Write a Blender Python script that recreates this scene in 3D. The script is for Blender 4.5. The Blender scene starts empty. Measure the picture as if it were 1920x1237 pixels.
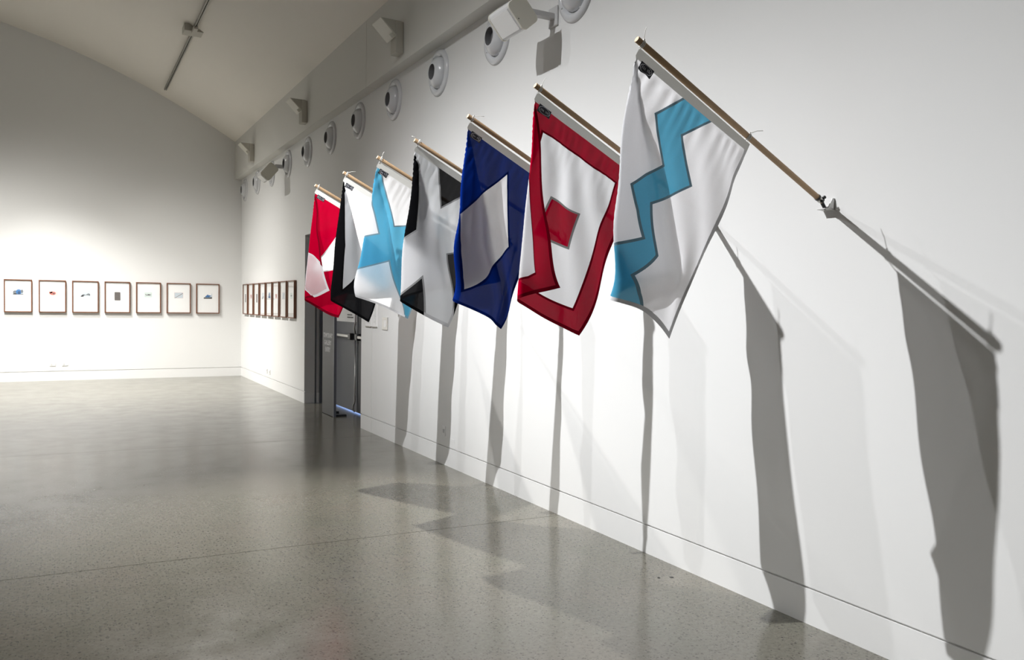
import bpy, bmesh, math, random
import numpy as np
from mathutils import Matrix, Vector
random.seed(7)
SC = bpy.context.scene
COL = SC.collection

# ------------------------------------------------------------------ camera
FPX = 1538.14
R_ = (0.8783614, -0.4777864, 0.0141915)
U_ = (0.0020672, 0.0334862, 0.9994370)
F_ = (0.4779927, 0.8778376, -0.0304007)
cam_d = bpy.data.cameras.new('camera'); cam = bpy.data.objects.new('camera', cam_d); COL.objects.link(cam)
cam_d.sensor_width = 36.0; cam_d.lens = 36.0 * FPX / 1920.0; cam_d.clip_start = 0.05; cam_d.clip_end = 200
cam.matrix_world = Matrix(((R_[0], U_[0], -F_[0], 0), (R_[1], U_[1], -F_[1], 0), (R_[2], U_[2], -F_[2], 1.5), (0, 0, 0, 1)))
SC.camera = cam

# ------------------------------------------------------------------ view, world
vs = SC.view_settings
vs.view_transform = 'Standard'; vs.look = 'None'; vs.gamma = 1.0; vs.use_curve_mapping = False; vs.exposure = 0.16
wd = bpy.data.worlds.new('world'); SC.world = wd; wd.use_nodes = True
wd.node_tree.nodes['Background'].inputs[0].default_value = (0.35, 0.45, 0.7, 1)
wd.node_tree.nodes['Background'].inputs[1].default_value = 0.05

# ------------------------------------------------------------------ gallery spotlights (light sources; track housings are built below; rear fills are added)
def spot(name, loc, tgt, power, angle, blend=0.8, radius=0.03, color=(1, 1, 1), up=None, down=None):
    """spotlight with the asymmetric beam of a wall washer: up / down = beam width in degrees above and below its axis"""
    d = bpy.data.lights.new(name, 'SPOT'); o = bpy.data.objects.new(name, d); COL.objects.link(o)
    d.energy = power; d.spot_size = math.radians(angle); d.spot_blend = blend; d.shadow_soft_size = radius; d.color = color
    o.location = loc
    v = Vector(tgt) - Vector(loc); o.rotation_euler = v.to_track_quat('-Z', 'Y').to_euler()
    if up:
        d.use_nodes = True; nt = d.node_tree; N = nt.nodes; L = nt.links; em = N['Emission']
        tc = N.new('ShaderNodeTexCoord'); sp = N.new('ShaderNodeSeparateXYZ'); L.new(tc.outputs['Normal'], sp.inputs[0])
        def M(op, a, b=None):
            m = N.new('ShaderNodeMath'); m.operation = op
            for i, x in ((0, a), (1, b)):
                if x is None: continue
                if isinstance(x, (int, float)): m.inputs[i].default_value = x
                else: L.new(x, m.inputs[i])
            return m.outputs[0]
        t = M('DIVIDE', sp.outputs[1], M('MAXIMUM', M('ABSOLUTE', sp.outputs[2]), 0.01)); t = M('MULTIPLY', t, SIGN)
        e = M('ARCTANGENT', t)
        hi = M('GREATER_THAN', e, 0.0); s_ = M('ADD', M('MULTIPLY', hi, math.radians(up) - math.radians(down)), math.radians(down))
        q = M('DIVIDE', e, s_); L.new(M('EXPONENT', M('MULTIPLY', M('MULTIPLY', q, q), -1.0)), em.inputs['Strength'])
    return o
SIGN = 1.0
WARM = (1.0, 0.98, 0.94); NEUT = (0.975, 0.985, 1.0)
SPOTS = [  # position, aim, watts, cone, blend, radius, colour, beam above and below the axis
    ('key_lamp', (-1.20, 4.60, 5.68), (3.1, 3.8, 0.6), 2000, 118, 0.8, 0.028, NEUT, 16, 12),
    ('fill_lamp', (-1.10, 5.80, 5.85), (3.1, 4.9, 0.6), 330, 104, 0.9, 0.03, NEUT, 15.5, 9),
    ('floor_lamp_beam', (1.42, 9.20, 4.80), (1.45, 5.1, 0.0), 1900, 44, 1.0, 0.03, WARM, None, None),
    ('end_wall_lamp_a', (-1.15, 13.3, 5.80), (-0.8, 17.1, 0.1), 740, 90, 1.0, 0.05, WARM, 19, 34),
    ('end_wall_lamp_b', (-1.15, 12.7, 5.80), (1.4, 17.1, 0.1), 730, 90, 1.0, 0.05, WARM, 19, 34),
    ('side_wall_lamp', (-1.15, 14.6, 5.80), (3.1, 14.0, 0.5), 850, 90, 1.0, 0.05, WARM, 20, 22),
    ('end_wall_lamp_c', (-3.6, 13.3, 6.2), (-3.6, 17.1, 0.1), 1200, 90, 1.0, 0.05, WARM, 19, 34),
    ('end_floor_lamp', (-1.15, 15.1, 5.80), (0.3, 15.0, 0.0), 2400, 76, 1.0, 0.06, WARM, None, None),
    ('rear_added_fill_a', (-3.6, -1.5, 6.2), (-6.0, -4.0, 0.5), 120, 100, 1.0, 0.08, NEUT, None, None),  # unseen fill behind the camera, added to lift the ambient light
    ('rear_added_fill_b', (-6.0, 8.0, 6.0), (-9.5, 9.0, 1.0), 1000, 100, 1.0, 0.08, NEUT, None, None),  # unseen fill, added for its bounce off the left wall
]
for s in SPOTS: spot(*s)
# cool light of the corridor beyond the doors
ld = bpy.data.lights.new('corridor_lamp', 'AREA'); lo = bpy.data.objects.new('corridor_lamp', ld); COL.objects.link(lo)
ld.shape = 'RECTANGLE'; ld.size = 0.5; ld.size_y = 2.4; ld.energy = 130; ld.color = (0.35, 0.52, 1.0)
lo.location = (4.3, 10.9, 2.2)

# ------------------------------------------------------------------ helpers
def nm(mat):
    mat.use_nodes = True; nt = mat.node_tree; nt.nodes.clear(); return nt, nt.nodes, nt.links
def paint(name, col, rough=0.6, var=0.03, scale=3.0, bump=0.0, metal=0.0, spec=0.5, coat=0.0, bscale=180):
    m = bpy.data.materials.new(name); nt, N, L = nm(m)
    out = N.new('ShaderNodeOutputMaterial'); b = N.new('ShaderNodeBsdfPrincipled')
    tc = N.new('ShaderNodeTexCoord'); nz = N.new('ShaderNodeTexNoise'); nz.inputs['Scale'].default_value = scale; nz.inputs['Detail'].default_value = 4
    mx = N.new('ShaderNodeMix'); mx.data_type = 'RGBA'
    c = col
    mx.inputs[6].default_value = tuple(max(0, x * (1 - var)) for x in c) + (1,)
    mx.inputs[7].default_value = tuple(min(1, x * (1 + var)) for x in c) + (1,)
    L.new(tc.outputs['Object'], nz.inputs['Vector']); L.new(nz.outputs['Fac'], mx.inputs[0]); L.new(mx.outputs[2], b.inputs['Base Color'])
    b.inputs['Roughness'].default_value = rough; b.inputs['Metallic'].default_value = metal
    b.inputs['Specular IOR Level'].default_value = spec; b.inputs['Coat Weight'].default_value = coat
    if bump:
        n2 = N.new('ShaderNodeTexNoise'); n2.inputs['Scale'].default_value = bscale
        bp = N.new('ShaderNodeBump'); bp.inputs['Strength'].default_value = bump; bp.inputs['Distance'].default_value = 0.002
        L.new(tc.outputs['Object'], n2.inputs['Vector']); L.new(n2.outputs['Fac'], bp.inputs['Height']); L.new(bp.outputs[0], b.inputs['Normal'])
    L.new(b.outputs[0], out.inputs[0]); return m
def cloth(name, col, dif, tra, hol, tcol=None, weave=True):
    """thin woven flag cloth: reflects, lets light through, and has fine holes between the threads"""
    m = bpy.data.materials.new(name); nt, N, L = nm(m)
    out = N.new('ShaderNodeOutputMaterial'); d = N.new('ShaderNodeBsdfDiffuse'); t = N.new('ShaderNodeBsdfTranslucent'); h = N.new('ShaderNodeBsdfTransparent')
    tc = N.new('ShaderNodeTexCoord'); nz = N.new('ShaderNodeTexNoise'); nz.inputs['Scale'].default_value = 260; nz.inputs['Detail'].default_value = 2
    mx = N.new('ShaderNodeMix'); mx.data_type = 'RGBA'
    mx.inputs[6].default_value = tuple(x * 0.9 for x in col) + (1,); mx.inputs[7].default_value = tuple(min(1, x * 1.06) for x in col) + (1,)
    L.new(tc.outputs['Object'], nz.inputs['Vector']); L.new(nz.outputs['Fac'], mx.inputs[0]); L.new(mx.outputs[2], d.inputs[0])
    t.inputs[0].default_value = tuple(tcol or col) + (1,)
    s = dif + tra
    m1 = N.new('ShaderNodeMixShader'); m1.inputs[0].default_value = tra / s
    m2 = N.new('ShaderNodeMixShader'); m2.inputs[0].default_value = hol
    bp = N.new('ShaderNodeBump'); bp.inputs['Strength'].default_value = 0.12; bp.inputs['Distance'].default_value = 0.001
    L.new(nz.outputs['Fac'], bp.inputs['Height']); L.new(bp.outputs[0], d.inputs['Normal'])
    L.new(d.outputs[0], m1.inputs[1]); L.new(t.outputs[0], m1.inputs[2]); L.new(m1.outputs[0], m2.inputs[1]); L.new(h.outputs[0], m2.inputs[2])
    L.new(m2.outputs[0], out.inputs[0]); return m
def S(r, g, b):
    f = lambda c: c / 12.92 if c <= 0.04045 else ((c + 0.055) / 1.055) ** 2.4
    return (f(r / 255), f(g / 255), f(b / 255))

def link(o, parent=None):
    COL.objects.link(o)
    if parent: o.parent = parent
    return o
def empty(name, loc, label=None, cat=None, group=None, kind=None):
    o = bpy.data.objects.new(name, None); o.empty_display_size = 0.05; o.location = loc; link(o)
    if label: o['label'] = label
    if cat: o['category'] = cat
    if group: o['group'] = group
    if kind: o['kind'] = kind
    return o
def tag(o, label, cat, group=None):
    o['label'] = label; o['category'] = cat
    if group: o['group'] = group
    return o
def mk(name, V, Fc, mats, parent=None, origin=(0, 0, 0), smooth=False, kind=None, bevel=0, mi=None):
    """mesh object from world-space vertices; origin = world position of the object's own base (or its parent's)"""
    ox, oy, oz = origin
    me = bpy.data.meshes.new(name); me.from_pydata([(x - ox, y - oy, z - oz) for x, y, z in V], [], Fc)
    for m in (mats if isinstance(mats, (list, tuple)) else [mats]): me.materials.append(m)
    if mi: me.polygons.foreach_set('material_index', mi)
    if smooth: me.polygons.foreach_set('use_smooth', [True] * len(me.polygons))
    me.update()
    o = bpy.data.objects.new(name, me); link(o, parent)
    if not parent: o.location = origin
    if kind: o['kind'] = kind
    if bevel:
        md = o.modifiers.new('bevel', 'BEVEL'); md.width = bevel; md.segments = 2; md.limit_method = 'ANGLE'
    return o
class MB:
    def __init__(s): s.V = []; s.F = []
    def add(s, V, Fc):
        n = len(s.V); s.V += [tuple(v) for v in V]; s.F += [tuple(i + n for i in f) for f in Fc]; return s
    def box(s, x0, x1, y0, y1, z0, z1):
        return s.add([(x0, y0, z0), (x1, y0, z0), (x1, y1, z0), (x0, y1, z0), (x0, y0, z1), (x1, y0, z1), (x1, y1, z1), (x0, y1, z1)],
                     [(0, 3, 2, 1), (4, 5, 6, 7), (0, 1, 5, 4), (1, 2, 6, 5), (2, 3, 7, 6), (3, 0, 4, 7)])
    def prism(s, pts, axis, a, b):
        """polygon pts in the two other axes, extruded along axis from a to b"""
        n = len(pts)
        f = (lambda p, t: (t, p[0], p[1])) if axis == 'x' else (lambda p, t: (p[0], t, p[1])) if axis == 'y' else (lambda p, t: (p[0], p[1], t))
        V = [f(p, a) for p in pts] + [f(p, b) for p in pts]
        return s.add(V, [tuple(range(n - 1, -1, -1)), tuple(range(n, 2 * n))] + [(i, (i + 1) % n, n + (i + 1) % n, n + i) for i in range(n)])
    def lathe(s, prof, c, ax, seg=40, cap0=False, cap1=False):
        """prof: (distance along ax, radius)"""
        ax = Vector(ax).normalized(); t = ax.orthogonal().normalized(); b = ax.cross(t); c = Vector(c); V = []; Fc = []
        for h, r in prof:
            for k in range(seg):
                a = 2 * math.pi * k / seg; V.append(c + ax * h + (t * math.cos(a) + b * math.sin(a)) * r)
        for j in range(len(prof) - 1):
            for k in range(seg):
                k2 = (k + 1) % seg; Fc.append((j * seg + k, j * seg + k2, (j + 1) * seg + k2, (j + 1) * seg + k))
        if cap0: Fc.append(tuple(range(seg - 1, -1, -1)))
        if cap1: Fc.append(tuple((len(prof) - 1) * seg + k for k in range(seg)))
        return s.add(V, Fc)
    def tube(s, pts, r, seg=8, closed=False):
        pts = [Vector(p) for p in pts]; n = len(pts); V = []; Fc = []
        for i, p in enumerate(pts):
            if closed: d = pts[(i + 1) % n] - pts[i - 1]
            else: d = pts[min(i + 1, n - 1)] - pts[max(i - 1, 0)]
            d.normalize(); t = d.cross(Vector((0.13, 0.9, 0.31))).normalized(); b = d.cross(t)
            for k in range(seg):
                a = 2 * math.pi * k / seg; V.append(p + (t * math.cos(a) + b * math.sin(a)) * r)
        m = n if closed else n - 1
        for j in range(m):
            j2 = (j + 1) % n
            for k in range(seg):
                k2 = (k + 1) % seg; Fc.append((j * seg + k, j * seg + k2, j2 * seg + k2, j2 * seg + k))
        if not closed: Fc += [tuple(range(seg - 1, -1, -1)), tuple((n - 1) * seg + k for k in range(seg))]
        return s.add(V, Fc)
    def build(s, name, mats, parent=None, origin=(0, 0, 0), **k): return mk(name, s.V, s.F, mats, parent, origin, **k)

# ------------------------------------------------------------------ materials
M_wall = paint('white_wall_paint', (0.80, 0.80, 0.79), 0.55, 0.012, 0.8, 0.05)
M_ceil = paint('ceiling_paint', (0.86, 0.82, 0.75), 0.7, 0.02, 0.6)
M_fascia = paint('fascia_paint', (0.70, 0.69, 0.65), 0.6, 0.02, 0.9)
M_gap = paint('shadow_gap', (0.05, 0.05, 0.05), 0.9)
M_oak = paint('limed_dowel', S(176, 146, 112), 0.6, 0.12, 40)
M_oakend = paint('dowel_end_grain', S(205, 185, 155), 0.7, 0.1, 90)
M_walnut = paint('walnut_frame', S(112, 72, 50), 0.4, 0.25, 22)
M_mat = paint('print_paper', (0.92, 0.92, 0.91), 0.8, 0.005)
M_nozzle = paint('white_enamel', (0.66, 0.67, 0.69), 0.22, 0.01, 2, spec=0.6)
M_dark = paint('dark_interior', (0.17, 0.17, 0.175), 0.7)
M_cream = paint('cream_plastic', (0.66, 0.64, 0.56), 0.45, 0.02)
M_lgrey = paint('light_grey_plastic', (0.60, 0.60, 0.60), 0.45, 0.02)
M_beige = paint('beige_metal', (0.50, 0.48, 0.42), 0.5, 0.02)
M_track = paint('track_metal', (0.30, 0.29, 0.26), 0.4, 0.05, metal=0.6)
M_white = paint('white_plastic', (0.82, 0.82, 0.81), 0.35, 0.01)
M_steel = paint('brushed_steel', (0.55, 0.54, 0.52), 0.32, 0.06, 60, metal=0.9)
M_black = paint('black_metal', (0.03, 0.03, 0.03), 0.35, 0.1, metal=0.4)
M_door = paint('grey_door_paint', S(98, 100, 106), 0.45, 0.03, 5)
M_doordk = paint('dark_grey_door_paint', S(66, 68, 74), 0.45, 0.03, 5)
M_gloss = paint('dark_gloss_laminate', S(62, 62, 64), 0.42, 0.08, 3, spec=0.3, coat=0.0)
M_string = paint('white_string', (0.8, 0.79, 0.75), 0.8)
M_letter = paint('white_vinyl', (0.85, 0.85, 0.85), 0.5)
M_ink = paint('printed_ink', (0.12, 0.12, 0.12), 0.6)
M_glass = bpy.data.materials.new('picture_glass'); nt, N, L = nm(M_glass)
o_ = N.new('ShaderNodeOutputMaterial'); g_ = N.new('ShaderNodeBsdfGlossy'); g_.inputs['Roughness'].default_value = 0.03; t_ = N.new('ShaderNodeBsdfTransparent'); fr = N.new('ShaderNodeLayerWeight'); fr.inputs[0].default_value = 0.5
pw = N.new('ShaderNodeMath'); pw.operation = 'POWER'; pw.inputs[1].default_value = 4; ad = N.new('ShaderNodeMath'); ad.operation = 'MULTIPLY_ADD'; ad.inputs[1].default_value = 0.8; ad.inputs[2].default_value = 0.035; mxs = N.new('ShaderNodeMixShader')
L.new(fr.outputs['Facing'], pw.inputs[0]); L.new(pw.outputs[0], ad.inputs[0]); L.new(ad.outputs[0], mxs.inputs[0]); L.new(t_.outputs[0], mxs.inputs[1]); L.new(g_.outputs[0], mxs.inputs[2]); L.new(mxs.outputs[0], o_.inputs[0])

# polished concrete with small aggregate
M_floor = bpy.data.materials.new('polished_concrete'); nt, N, L = nm(M_floor)
out = N.new('ShaderNodeOutputMaterial'); b = N.new('ShaderNodeBsdfPrincipled'); tc = N.new('ShaderNodeTexCoord')
def noise(scale, det=4, ro=0.55):
    n = N.new('ShaderNodeTexNoise'); n.inputs['Scale'].default_value = scale; n.inputs['Detail'].default_value = det; n.inputs['Roughness'].default_value = ro; L.new(geo, n.inputs['Vector']); return n.outputs['Fac']
def ramp(v, a, c):
    r = N.new('ShaderNodeMapRange'); r.inputs[1].default_value = a; r.inputs[2].default_value = c; L.new(v, r.inputs[0]); return r.outputs[0]
def mixc(f, A, B):
    m = N.new('ShaderNodeMix'); m.data_type = 'RGBA'; L.new(f, m.inputs[0])
    for i, c in ((6, A), (7, B)):
        if isinstance(c, tuple): m.inputs[i].default_value = c + (1,)
        else: L.new(c, m.inputs[i])
    return m.outputs[2]
def math_(op, a, c):
    m = N.new('ShaderNodeMath'); m.operation = op
    for i, v in ((0, a), (1, c)):
        if isinstance(v, (int, float)): m.inputs[i].default_value = v
        else: L.new(v, m.inputs[i])
    return m.outputs[0]
g = N.new('ShaderNodeNewGeometry'); geo = g.outputs['Position']
base = mixc(ramp(noise(0.55, 5), 0.35, 0.65), (0.152, 0.144, 0.118), (0.182, 0.171, 0.138))
base = mixc(math_('MULTIPLY', ramp(noise(2.3, 3), 0.45, 0.7), 0.5), base, (0.143, 0.149, 0.115))
base = mixc(math_('MULTIPLY', ramp(noise(1.6, 3), 0.5, 0.72), 0.4), base, (0.190, 0.158, 0.130))
base = mixc(math_('MULTIPLY', ramp(noise(48, 4), 0.40, 0.66), 0.8), base, (0.117, 0.110, 0.092))
def specks(scale, thr, keep, col, base, s):
    v = N.new('ShaderNodeTexVoronoi'); v.inputs['Scale'].default_value = scale; L.new(geo, v.inputs['Vector'])
    sep = N.new('ShaderNodeSeparateColor'); L.new(v.outputs['Color'], sep.inputs[0])
    near = math_('LESS_THAN', math_('ADD', v.outputs['Distance'], math_('MULTIPLY', noise(scale * 3, 2), 0.15)), thr)
    k = math_('LESS_THAN', sep.outputs[0], keep)
    return mixc(math_('MULTIPLY', math_('MULTIPLY', near, k), s), base, col)
base = specks(46, 0.34, 0.42, (0.062, 0.052, 0.044), base, 0.85)
base = specks(85, 0.36, 0.40, (0.055, 0.048, 0.044), base, 0.75)
base = specks(60, 0.30, 0.16, (0.27, 0.255, 0.23), base, 0.35)
base = specks(22, 0.22, 0.20, (0.06, 0.054, 0.05), base, 0.7)
L.new(base, b.inputs['Base Color'])
rr = N.new('ShaderNodeMapRange'); rr.inputs[1].default_value = 0.3; rr.inputs[2].default_value = 0.7; rr.inputs[3].default_value = 0.15; rr.inputs[4].default_value = 0.23
L.new(noise(3.5, 6, 0.65), rr.inputs[0]); L.new(rr.outputs[0], b.inputs['Roughness'])
b.inputs['Specular IOR Level'].default_value = 0.6
bp = N.new('ShaderNodeBump'); bp.inputs['Strength'].default_value = 0.06; bp.inputs['Distance'].default_value = 0.002; L.new(noise(9, 3), bp.inputs['Height']); L.new(bp.outputs[0], b.inputs['Normal'])
L.new(b.outputs[0], out.inputs[0])

# ------------------------------------------------------------------ room shell
W, D = 3.106, 17.113          # right wall plane, end wall plane
XL, YB = -9.9, -6.0           # left wall, wall behind the camera
DY0, DY1, DZ = 9.470, 12.12, 2.487   # doorway in the right wall
CZ = lambda x: -0.0477 * x * x - 0.3273 * x + 6.065
XM = -3.43
# concrete slabs between saw cuts
fl = mk('floor', [(XL - .3, YB - .3, -.25), (4.6, YB - .3, -.25), (4.6, D + .3, -.25), (XL - .3, D + .3, -.25), (XL - .3, YB - .3, -.05), (4.6, YB - .3, -.05), (4.6, D + .3, -.05), (XL - .3, D + .3, -.05)],
        [(0, 3, 2, 1), (4, 5, 6, 7), (0, 1, 5, 4), (1, 2, 6, 5), (2, 3, 7, 6), (3, 0, 4, 7)], M_gap, kind='structure')
cuts = [(YB - .3, 0), (0.92, -.04), (5.065, -.035), (9.02, -.055), (13.32, -.07), (D + .3, 0)]
for (a, sa), (c, sc_) in zip(cuts[:-1], cuts[1:]):
    x0, x1 = XL - .3, 4.6; g0 = 0.003 if sa else 0; g1 = 0.003 if sc_ else 0
    P = [(x0, a + sa * x0 + g0), (x1, a + sa * x1 + g0), (x1, c + sc_ * x1 - g1), (x0, c + sc_ * x0 - g1)]
    MB().prism(P, 'z', -.05, 0).build('concrete_slab', M_floor, fl)
T = 0.34
SK = 0.168; GP = 0.179
wr = MB()
wr.box(W, W + T, YB, DY0, DZ, 4.9); wr.box(W, W + T, DY0, DY1, DZ, 4.9); wr.box(W, W + T, DY1, D, DZ, 4.9)
wr.box(W, W + T, YB, 9.075, GP, DZ); wr.box(W, W + T, 9.082, DY0, GP, DZ); wr.box(W, W + T, DY1, D, GP, DZ)
wr.box(W + .012, W + T, YB, DY0 - .002, 0, GP + .01); wr.box(W + .012, W + T, DY1 + .002, D, 0, GP + .01)
wr.box(W + T, W + T + .2, 12.12, D, 0, 4.9); wr.box(W + T, W + T + .2, YB, DY0, 0, 4.9)
wr.build('wall_right', M_wall, kind='structure')
we = MB(); we.box(XL, W + .5, D, D + .25, GP, 7.0); we.box(XL, W + .5, D + .012, D + .25, 0, GP); we.build('wall_back', M_wall, kind='structure')
MB().box(XL - .25, XL, YB, D, 0, 7).build('wall_left', M_wall, kind='structure')
MB().box(XL - .25, W + .5, YB - .25, YB, 0, 7).build('wall_front', M_wall, kind='structure')
br = MB(); br.box(W, W + .02, YB, 9.075, 0, SK); br.box(W, W + .02, 9.082, DY0, 0, SK); br.box(W, W + .02, DY1, D, 0, SK); br.build('baseboard_right', M_wall, kind='structure')
MB().box(XL, W, D, D + .02, 0, SK).build('baseboard_back', M_wall, kind='structure')
# vaulted ceiling
xs = [W + .5, 2.97] + [2.97 + (XL - 2.97) * k / 40 for k in range(1, 41)]
zz = [max(4.4, CZ(x)) if x > XM else CZ(2 * XM - x) for x in xs]
V = []; Fc = []
for x, z in zip(xs, zz): V += [(x, YB - .2, z), (x, D + .2, z), (x, YB - .2, z + .2), (x, D + .2, z + .2)]
for i in range(len(xs) - 1):
    a = 4 * i; c = a + 4; Fc += [(a, a + 1, c + 1, c), (a + 2, c + 2, c + 3, a + 3), (a, c, c + 2, a + 2), (a + 1, a + 3, c + 3, c + 1)]
cl = mk('ceiling', V, Fc, M_ceil, kind='structure')
for p_ in cl.data.polygons: p_.use_smooth = False
# fascia beam over the right wall, in two lengths with a joint
FX = 2.975
tf = empty('trim_1', (FX, 9, 3.926), kind='structure')
for a, c in ((YB, 8.968), (8.976, D)):
    MB().box(FX, W, a, c, 3.926, CZ(FX) + .02).build('fascia_panel', M_fascia, tf, (FX, 9, 3.926))
# door lining (steps of the far jamb), corridor beyond
jl = MB(); jl.box(W + .155, W + .172, 12.10, 12.125, 0, DZ); jl.box(3.325, 3.40, 12.07, 12.125, 0, DZ); jl.box(3.325, 3.40, 9.465, 9.52, 0, DZ); jl.box(3.325, 3.40, 9.47, 12.12, DZ - .05, DZ + .002)
jl.build('trim_2', M_door, kind='structure')
MB().box(W + .004, 3.258, 12.112, 12.121, 0, .150).build('trim_3', M_white, kind='structure')
MB().box(3.283, 3.322, 12.095, 12.121, 0, .150).build('trim_4', M_white, kind='structure')
cr = MB(); cr.box(4.55, 4.6, 9.0, 12.6, 0, 2.7); cr.box(3.46, 4.6, 8.95, 9.0, 0, 2.7); cr.box(3.46, 4.6, 12.6, 12.65, 0, 2.7); cr.box(3.44, 4.6, 8.95, 12.65, 2.65, 2.7)
cr.build('wall_corridor', M_wall, kind='structure')

# ------------------------------------------------------------------ double doors, closed leaves with exit bars
XD = 3.448
def exit_leaf(name, y0, y1, mat):
    o = MB().box(XD, XD + .045, y0, y1, 0.022, DZ - .055).build(name, mat, kind='structure', origin=(XD, y0, 0), bevel=.002)
    return o
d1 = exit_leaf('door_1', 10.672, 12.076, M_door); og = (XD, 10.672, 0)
MB().box(XD - .05, XD - .015, 10.94, 11.75, 1.022, 1.062).build('push_bar', M_steel, d1, og, bevel=.006)
mb = MB().box(XD - .055, XD - .001, 10.83, 10.945, 0.995, 1.085); mb.box(XD - .05, XD - .001, 11.75, 11.83, 1.0, 1.08)
mb.build('bar_housing', M_black, d1, og, bevel=.008)
rd = MB().tube([(XD - .02, 10.705, 1.08), (XD - .035, 10.705, 1.16), (XD - .02, 10.705, 1.24), (XD - .02, 10.705, 2.3)], .011, 10)
rd.tube([(XD - .02, 10.705, 1.0), (XD - .02, 10.705, 0.16), (XD - .034, 10.72, 0.12), (XD - .034, 10.72, 0.05), (XD - .02, 10.705, 0.028)], .011, 10)
rd.build('vertical_rod', M_steel, d1, og, smooth=True)
sg = MB().box(XD - .004, XD - .0005, 10.69, 11.62, 1.235, 1.62).build('door_sign', M_letter, d1, og)
ink = MB()
for k, (ya, yb) in enumerate(((11.12, 10.90), (11.12, 10.86))):
    y = ya; z = 1.325 - k * .035
    while y > yb:
        w = random.uniform(.012, .03); ink.box(XD - .0055, XD - .0041, y - w, y, z, z + .018); y -= w + .008
ink.build('sign_print', M_ink, sg, og, kind='stuff'); 
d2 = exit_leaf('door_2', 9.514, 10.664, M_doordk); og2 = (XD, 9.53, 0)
MB().box(XD - .05, XD - .015, 9.75, 10.56, 1.022, 1.062).build('push_bar', M_steel, d2, og2, bevel=.006)
mb = MB().box(XD - .055, XD - .001, 10.55, 10.655, 0.995, 1.085); mb.box(XD - .05, XD - .001, 9.66, 9.75, 1.0, 1.08)
mb.build('bar_housing', M_black, d2, og2, bevel=.008)
# ajar glossy leaf with lettering
def text_mesh(txt):
    cu = bpy.data.curves.new('lettering', 'FONT'); cu.body = txt; cu.size = 1; cu.align_x = 'CENTER'; cu.offset = 0.012
    to = bpy.data.objects.new('lettering', cu); COL.objects.link(to)
    dg = bpy.context.evaluated_depsgraph_get(); me = bpy.data.meshes.new_from_object(to.evaluated_get(dg))
    bpy.data.objects.remove(to); return me
PX = 3.070; po = (PX + .02, 10.76, 0)
pn = empty('freestanding_sign_panel', po, 'tall dark glossy panel in the doorway with white lettering TEMPORARY GALLERY ENTRY', 'sign')
MB().box(PX, PX + .03, 10.50, 11.02, .006, 2.30).build('face_panel', M_gloss, pn, po)
MB().box(PX, PX + .034, 10.475, 10.4995, .0, 2.302).build('edge_strip', M_door, pn, po)['label'] = 'pale grey edge strip'
for ya in (10.56, 10.90): MB().box(PX + .032, PX + .2, ya, ya + .04, .0, .02).build('foot', M_black, pn, po)
for txt, yc, wd_, z0, h_ in (('TEMPORARY', 10.755, .43, 1.030, .062), ('GALLERY', 10.765, .33, .935, .062), ('ENTRY', 10.765, .235, .842, .062)):
    me = text_mesh(txt); co = np.empty(len(me.vertices) * 3); me.vertices.foreach_get('co', co); co = co.reshape(-1, 3)
    w = co[:, 0].max() - co[:, 0].min(); hh = co[:, 1].max() - co[:, 1].min(); cx = (co[:, 0].max() + co[:, 0].min()) / 2
    nw = np.stack([np.full(len(co), PX - .0012) - po[0], yc - (co[:, 0] - cx) * wd_ / w - po[1], z0 + (co[:, 1] - co[:, 1].min()) * h_ / hh], 1)
    me.vertices.foreach_set('co', nw.ravel()); me.materials.append(M_letter); me.update()
    link(bpy.data.objects.new('lettering', me), pn)

# ------------------------------------------------------------------ small things on the walls
def plate(name, x, y0, y1, z0, z1, mat, label, cat, inner=None, th=.008, group=None):
    o = (x, (y0 + y1) / 2, z0); e = empty(name, o, label, cat, group)
    MB().box(x - th, x, y0, y1, z0, z1).build('plate', mat, e, o, bevel=.002)
    if inner:
        for (a, c, p0, p1, m_, n_) in inner: MB().box(x - th - .004, x - th + .001, a, c, p0, p1).build(n_, m_, e, o, bevel=.001)
    return e
plate('switch_plate', W, 8.545, 8.72, 1.205, 1.345, M_steel, 'square steel wall plate with pale switch beside the doorway', 'switch', [(8.59, 8.665, 1.235, 1.315, M_white, 'rocker')])  # light switch plate with a pale rocker
o = (W, 8.99, 1.225); e = empty('wall_notice', o, 'white paper notice left of the wall joint by the doorway', 'notice')
def notice(y0, y1, z0, z1, label):
    o = (W, (y0 + y1) / 2, z0); e = empty('wall_notice', o, label, 'notice', 'paper notices beside the doorway')
    MB().box(W - .006, W, y0, y1, z0, z1).build('sheet', M_mat, e, o); MB().box(W - .012, W, y0, y1, z0 - .01, z0).build('lower_rail', M_track, e, o)
    t = MB(); z = z1 - .04
    while z > z0 + .03:
        t.box(W - .0066, W - .0061, y0 + .03, y1 - .03 - random.random() * .08, z, z + .004); z -= .016
    t.build('fine_print', paint('pale_print', (0.55, 0.55, 0.55)), e, o, kind='stuff')
bpy.data.objects.remove(e)
notice(9.10, 9.30, 1.232, 1.53, 'white paper notice nearer the doorway edge, left of the wall joint')
notice(8.90, 9.062, 1.232, 1.56, 'white paper notice right of the wall joint, next to the steel switch plate')
plate('power_outlet', W, 6.962, 7.03, .272, .362, M_white, 'white power outlet low on the wall beneath the black and white flag', 'outlet', [(6.98, 7.012, .30, .335, M_lgrey, 'socket_face')])
MB().box(W - .0015, W, 6.76, 6.965, .236, .268).build('access_cover', M_wall, origin=(W, 6.86, .25), bevel=.0006)
tag(bpy.data.objects['access_cover'], 'thin white cover plate beside the low outlet under the flags', 'cover plate')
plate('power_outlet', W, 14.62, 14.74, .25, .33, M_white, 'left white outlet of the pair beneath the right wall frames', 'outlet', [(14.64, 14.68, .28, .31, M_lgrey, 'socket_face')], group='outlets low on the right wall')
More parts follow.
